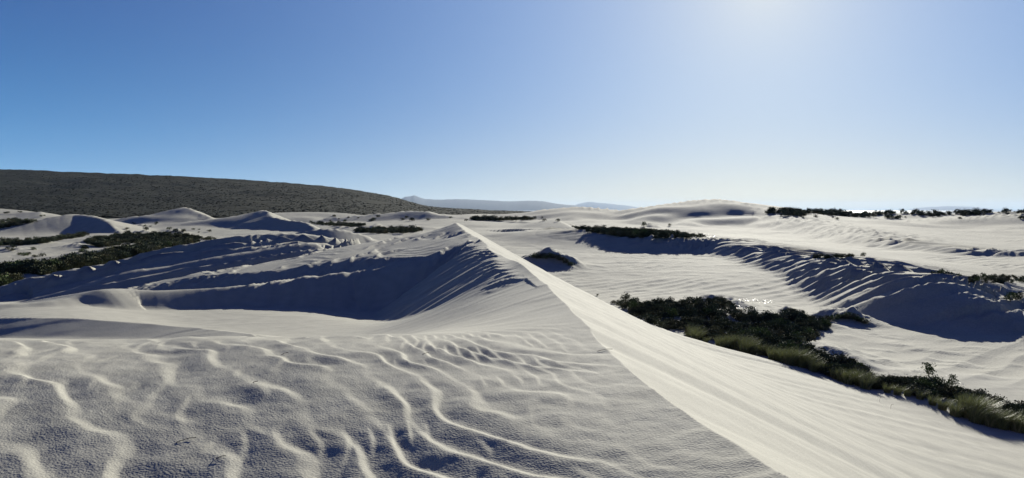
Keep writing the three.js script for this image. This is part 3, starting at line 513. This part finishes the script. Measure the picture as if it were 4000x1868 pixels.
for (const [x0, y0, x1, y1, n, s, lab, grp] of [[480, 872, 620, 900, 10, 1.6, 'small dark shrub on the lumpy sand between the left dunes', 'shrubs between the left dunes'], [640, 895, 860, 915, 9, 1.6, 'small shrub on the hummocks in front of the white cone dune', 'shrubs before the cone dune'], [20, 960, 330, 1010, 12, 1.1, 'small dark shrub on the pale flat at the left', 'shrubs on the left flat'], [1290, 840, 1480, 868, 11, 2.0, 'small dark shrub on the pale slope right of the slip face', 'shrubs on the pale slope'], [1560, 850, 2200, 866, 12, 2.0, 'tiny dark shrub on the far sand beyond the near dune peak', 'shrubs on the far sand'], [0, 824, 240, 846, 9, 2.2, 'small dark shrub on the far left white dune', 'shrubs on the far left dune'], [3050, 850, 4000, 862, 8, 1.6, 'tiny dark shrub on the sand below the coastal ridge', 'shrubs below the coastal ridge']])
  for (let k = 0; k < n; k++) { const p = ground(lerp(x0, x1, rnd()), lerp(y0, y1, rnd()), 60, 640); if (p) tag(put(shrub(p, s * (0.6 + 0.8 * rnd()), Math.floor(rnd() * 20), true, 0.7), 'shrub'), lab, 'shrub', grp); }

// marram grass along the foot of the bright face
function bladeGeometry(n, r, h, lean) {
  const pos = [], idx = [];
  for (let k = 0; k < n; k++) {
    const a = rnd() * 6.283, rr = Math.sqrt(rnd()) * r, bx = Math.cos(a) * rr, bz = Math.sin(a) * rr, H = h * (0.55 + 0.6 * rnd()), out = 0.25 + 0.5 * rnd(), da = a + (rnd() - 0.5) * 1.4, w = 0.007 + 0.006 * rnd(), ta = rnd() * 6.283;
    const b0 = pos.length / 3;
    for (let q = 0; q <= 3; q++) {
      const t = q / 3, bend = H * out * t * t, x = bx + Math.cos(da) * bend * 0.8 + lean * H * t * t, z = bz + Math.sin(da) * bend * 0.8, y = -0.05 + H * (t - 0.22 * t * t * out), ww = w * (1 - t * 0.85);
      pos.push(x + Math.cos(ta) * ww, y, z + Math.sin(ta) * ww, x - Math.cos(ta) * ww, y, z - Math.sin(ta) * ww);
      if (q < 3) { const i = b0 + q * 2; idx.push(i, i + 1, i + 3, i, i + 3, i + 2); }
    }
  }
  const g = new THREE.BufferGeometry(); g.setAttribute('position', new THREE.Float32BufferAttribute(pos, 3)); g.setAttribute('uv', new THREE.Float32BufferAttribute(new Float32Array(pos.length / 3 * 2), 2)); g.setIndex(idx); g.computeVertexNormals(); return g;
}
const tuftBlades = [0, 1, 2].map((k) => bladeGeometry(260, 0.20, 0.75, 0.22 + 0.06 * k)), tuftDry = [0, 1].map(() => bladeGeometry(50, 0.2, 0.72, 0.3));
function tuft(px, depth, size, label, group) {
  const D = depth * (0.985 + 0.03 * rnd()), x = (px - CX) / FOCAL * D * 1.0, p = new THREE.Vector3(x, height(x, -D), -D);
  const g = new THREE.Group(); g.position.copy(p); g.rotation.y = (rnd() - 0.5) * 1.2; g.scale.setScalar(1.05 * size);
  const k = Math.floor(rnd() * 6), b = new THREE.Mesh(tuftBlades[k % 3], marramMat), d = new THREE.Mesh(tuftDry[k % 2], strawMat); b.name = 'green_blades'; d.name = 'dry_blades'; g.add(b, d);
  tag(put(g, 'grass_tuft'), label, 'grass tuft', group);
}
const tufts = [
  [[[2706, 1338, 1], [2722, 1342, 1.1], [2740, 1348, 0.8], [2690, 1334, 0.6], [2760, 1354, 0.6]], 'marram grass tuft at the upper end of the bright face foot', 'upper grass clump'],
  [[[2815, 1360, 0.9], [2835, 1360, 1], [2858, 1362, 1.1], [2880, 1368, 1.1], [2900, 1380, 1.2], [2918, 1390, 1.2], [2930, 1400, 1.1], [2945, 1404, 0.9], [2890, 1366, 1]], 'marram grass tuft in the largest clump on the dune edge', 'largest grass clump'],
  [[[3025, 1420, 0.9], [3050, 1430, 1], [3075, 1440, 1.1], [3100, 1450, 1.2], [3122, 1458, 1.2], [3145, 1466, 1.1], [3165, 1472, 1], [3185, 1478, 0.9], [3090, 1440, 1], [3130, 1450, 1], [3005, 1410, 0.8], [2980, 1404, 0.8]], 'marram grass tuft in the middle clump below the lower thicket', 'middle grass clump'],
  [[[3270, 1500, 0.7], [3300, 1506, 0.9], [3325, 1512, 0.9], [3350, 1520, 0.9], [3375, 1530, 1.1], [3395, 1536, 1], [3240, 1494, 0.7]], 'marram grass tuft where the scrub strip begins', 'grass where the strip begins'],
  [[[3480, 1560, 0.6], [3520, 1564, 0.6], [3560, 1570, 0.6], [3610, 1576, 0.6], [3660, 1582, 0.6], [3700, 1588, 0.7]], 'low marram grass tuft along the edge of the scrub strip', 'low grass along the strip'],
  [[[3752, 1600, 0.9], [3790, 1612, 1], [3800, 1640, 1.2], [3822, 1652, 1.3], [3845, 1662, 1.2], [3812, 1630, 1.1], [3835, 1640, 1.1]], 'thick marram grass tuft in the dark clump at the lower right', 'thick lower right clump'],
  [[[3895, 1632, 1], [3910, 1640, 0.9], [3940, 1660, 0.9], [3955, 1666, 0.9], [3900, 1664, 0.5], [3990, 1688, 1], [4010, 1694, 1]], 'marram grass tuft on the sand near the right picture edge', 'grass near the right edge'],
];
for (const [list, label, group] of tufts) for (const [px, , s] of list) tuft(px, along([[2600, 45], [2700, 42.4], [2820, 39.6], [2950, 37.6], [3100, 35.2], [3300, 32.8], [3500, 30.6], [3750, 28.2], [4000, 26.4], [4100, 26]], px), s, label, group);

// ------------------------------------------------------------------ broken shell and limestone chips that glitter on the sand
{
  const chip = (() => { const s = new THREE.Shape(); for (let k = 0; k < 6; k++) { const a = k / 6 * 6.283, r = 0.7 + 0.3 * rnd(); k ? s.lineTo(Math.cos(a) * r, Math.sin(a) * r) : s.moveTo(Math.cos(a) * r, Math.sin(a) * r); } const g = new THREE.ExtrudeGeometry(s, { depth: 0.22, bevelEnabled: false }); g.rotateX(-Math.PI / 2); return g; })();
  const shellMat = new THREE.MeshPhysicalMaterial({ color: new THREE.Color().setRGB(0.32, 0.30, 0.26), roughness: 0.5, specularIntensity: 1 });
  const m4 = new THREE.Matrix4(), q = new THREE.Quaternion(), e = new THREE.Euler();
  for (const [poly, n, size, from, to, label] of [
    [[[2870, 1170], [2930, 1166], [3025, 1174], [3028, 1184], [2960, 1188], [2880, 1180]], 110, 0.05, 45, 90, 'glittering shell and stone chips on the hummock beside the large thicket'],
    [[[2838, 1192], [2900, 1194], [2960, 1200], [2950, 1212], [2870, 1206]], 60, 0.05, 45, 90, 'small scatter of pale chips below the glittering hummock'],
    [[[3470, 1440], [3560, 1432], [3650, 1450], [3740, 1480], [3790, 1508], [3700, 1500], [3560, 1480], [3450, 1478]], 120, 0.03, 24, 60, 'broken shells scattered on the sand above the right scrub strip'],
    [[[2640, 904], [2700, 902], [2790, 918], [2810, 932], [2740, 926], [2650, 912]], 120, 0.10, 120, 300, 'glittering chips on the sand beside the long oval patch'],
  ]) {
    const pts = scatter(poly, n, from, to), im = new THREE.InstancedMesh(chip, shellMat, pts.length);
    pts.forEach((p, k) => { const s = size * (0.4 + rnd()); m4.compose(p.clone().add(new THREE.Vector3(0, 0.1 * s, 0)), q.setFromEuler(e.set((rnd() - 0.5) * 0.9, rnd() * 6.28, (rnd() - 0.5) * 0.9)), new THREE.Vector3(s, s, s)); im.setMatrixAt(k, m4); });
    tag(put(im, 'shell_chips'), label, 'shell chips', null, 'stuff');
  }
}
// ------------------------------------------------------------------ dead twigs on the near sand and dry grass stalks on the bright face
function twig(px, py, len, turn, label) {
  const p = ground(px, py, 3, 60); if (!p) return;
  const c = new THREE.CatmullRomCurve3([new THREE.Vector3(-len / 2, -0.004, 0), new THREE.Vector3(-len / 6, 0.010, 0.02 * len), new THREE.Vector3(len / 5, 0.016, -0.06 * len), new THREE.Vector3(len / 2, 0.02, 0.10 * len)]);
  const o = put(new THREE.Mesh(new THREE.TubeGeometry(c, 10, 0.003, 6), woodMat), 'twig'); o.position.copy(p); o.rotation.y = turn; tag(o, label, 'twig');
}
twig(726, 1722, 0.16, 0.5, 'dark twig lying on the grey sand at the lower left');
twig(862, 1790, 0.08, 0.2, 'short dark twig near the bottom of the rippled sand');
twig(996, 1496, 0.06, 0.1, 'tiny twig among the ripples left of the middle');
twig(2362, 1370, 0.2, 0.2, 'thin dark twig beside the sharp dune crest');
twig(1662, 1384, 0.08, 0.0, 'tiny twig on the brow of the near sand');
twig(1112, 1384, 0.08, 0.3, 'small twig on the brow left of the middle');
twig(1318, 1238, 0.30, 0.1, 'twig on the lit sand below the shaded bowl');
const stalkGeo = [0, 1, 2].map((k) => mergeGeometries([0, 1].map((m) => new THREE.TubeGeometry(new THREE.CatmullRomCurve3([new THREE.Vector3(0, -0.03, 0), new THREE.Vector3(0.02, 0.2 + 0.05 * k, 0.01 * m), new THREE.Vector3(0.10 + 0.05 * k, 0.40, 0.03 * m), new THREE.Vector3(0.26 + 0.05 * m, 0.42 - 0.1 * m, 0.05)]), 8, 0.006, 4))));
for (const [px, py, s, label, group] of [[3437, 1570, 0.6, 'bent dry grass stalk alone on the bright face'], [3480, 1598, 0.45, 'short dry stalk right of the bent one on the bright face'],
  ...[[3676, 1606], [3690, 1620], [3712, 1606], [3728, 1626], [3740, 1606], [3750, 1618]].map(([x, y]) => [x, y, 0.55, 'thin dry stalk in the small group left of the dark grass clump', 'dry stalks left of the dark clump'])]) {
  const p = ground(px, py, 10, 60); if (!p) continue;
  const o = put(new THREE.Mesh(stalkGeo[Math.floor(rnd() * 3)], strawMat), 'grass_stalk'); o.position.copy(p); o.rotation.y = (rnd() - 0.5) * 1.5; o.scale.setScalar(s); tag(o, label, 'grass stalk', group);
}
renderer.render(scene, camera);
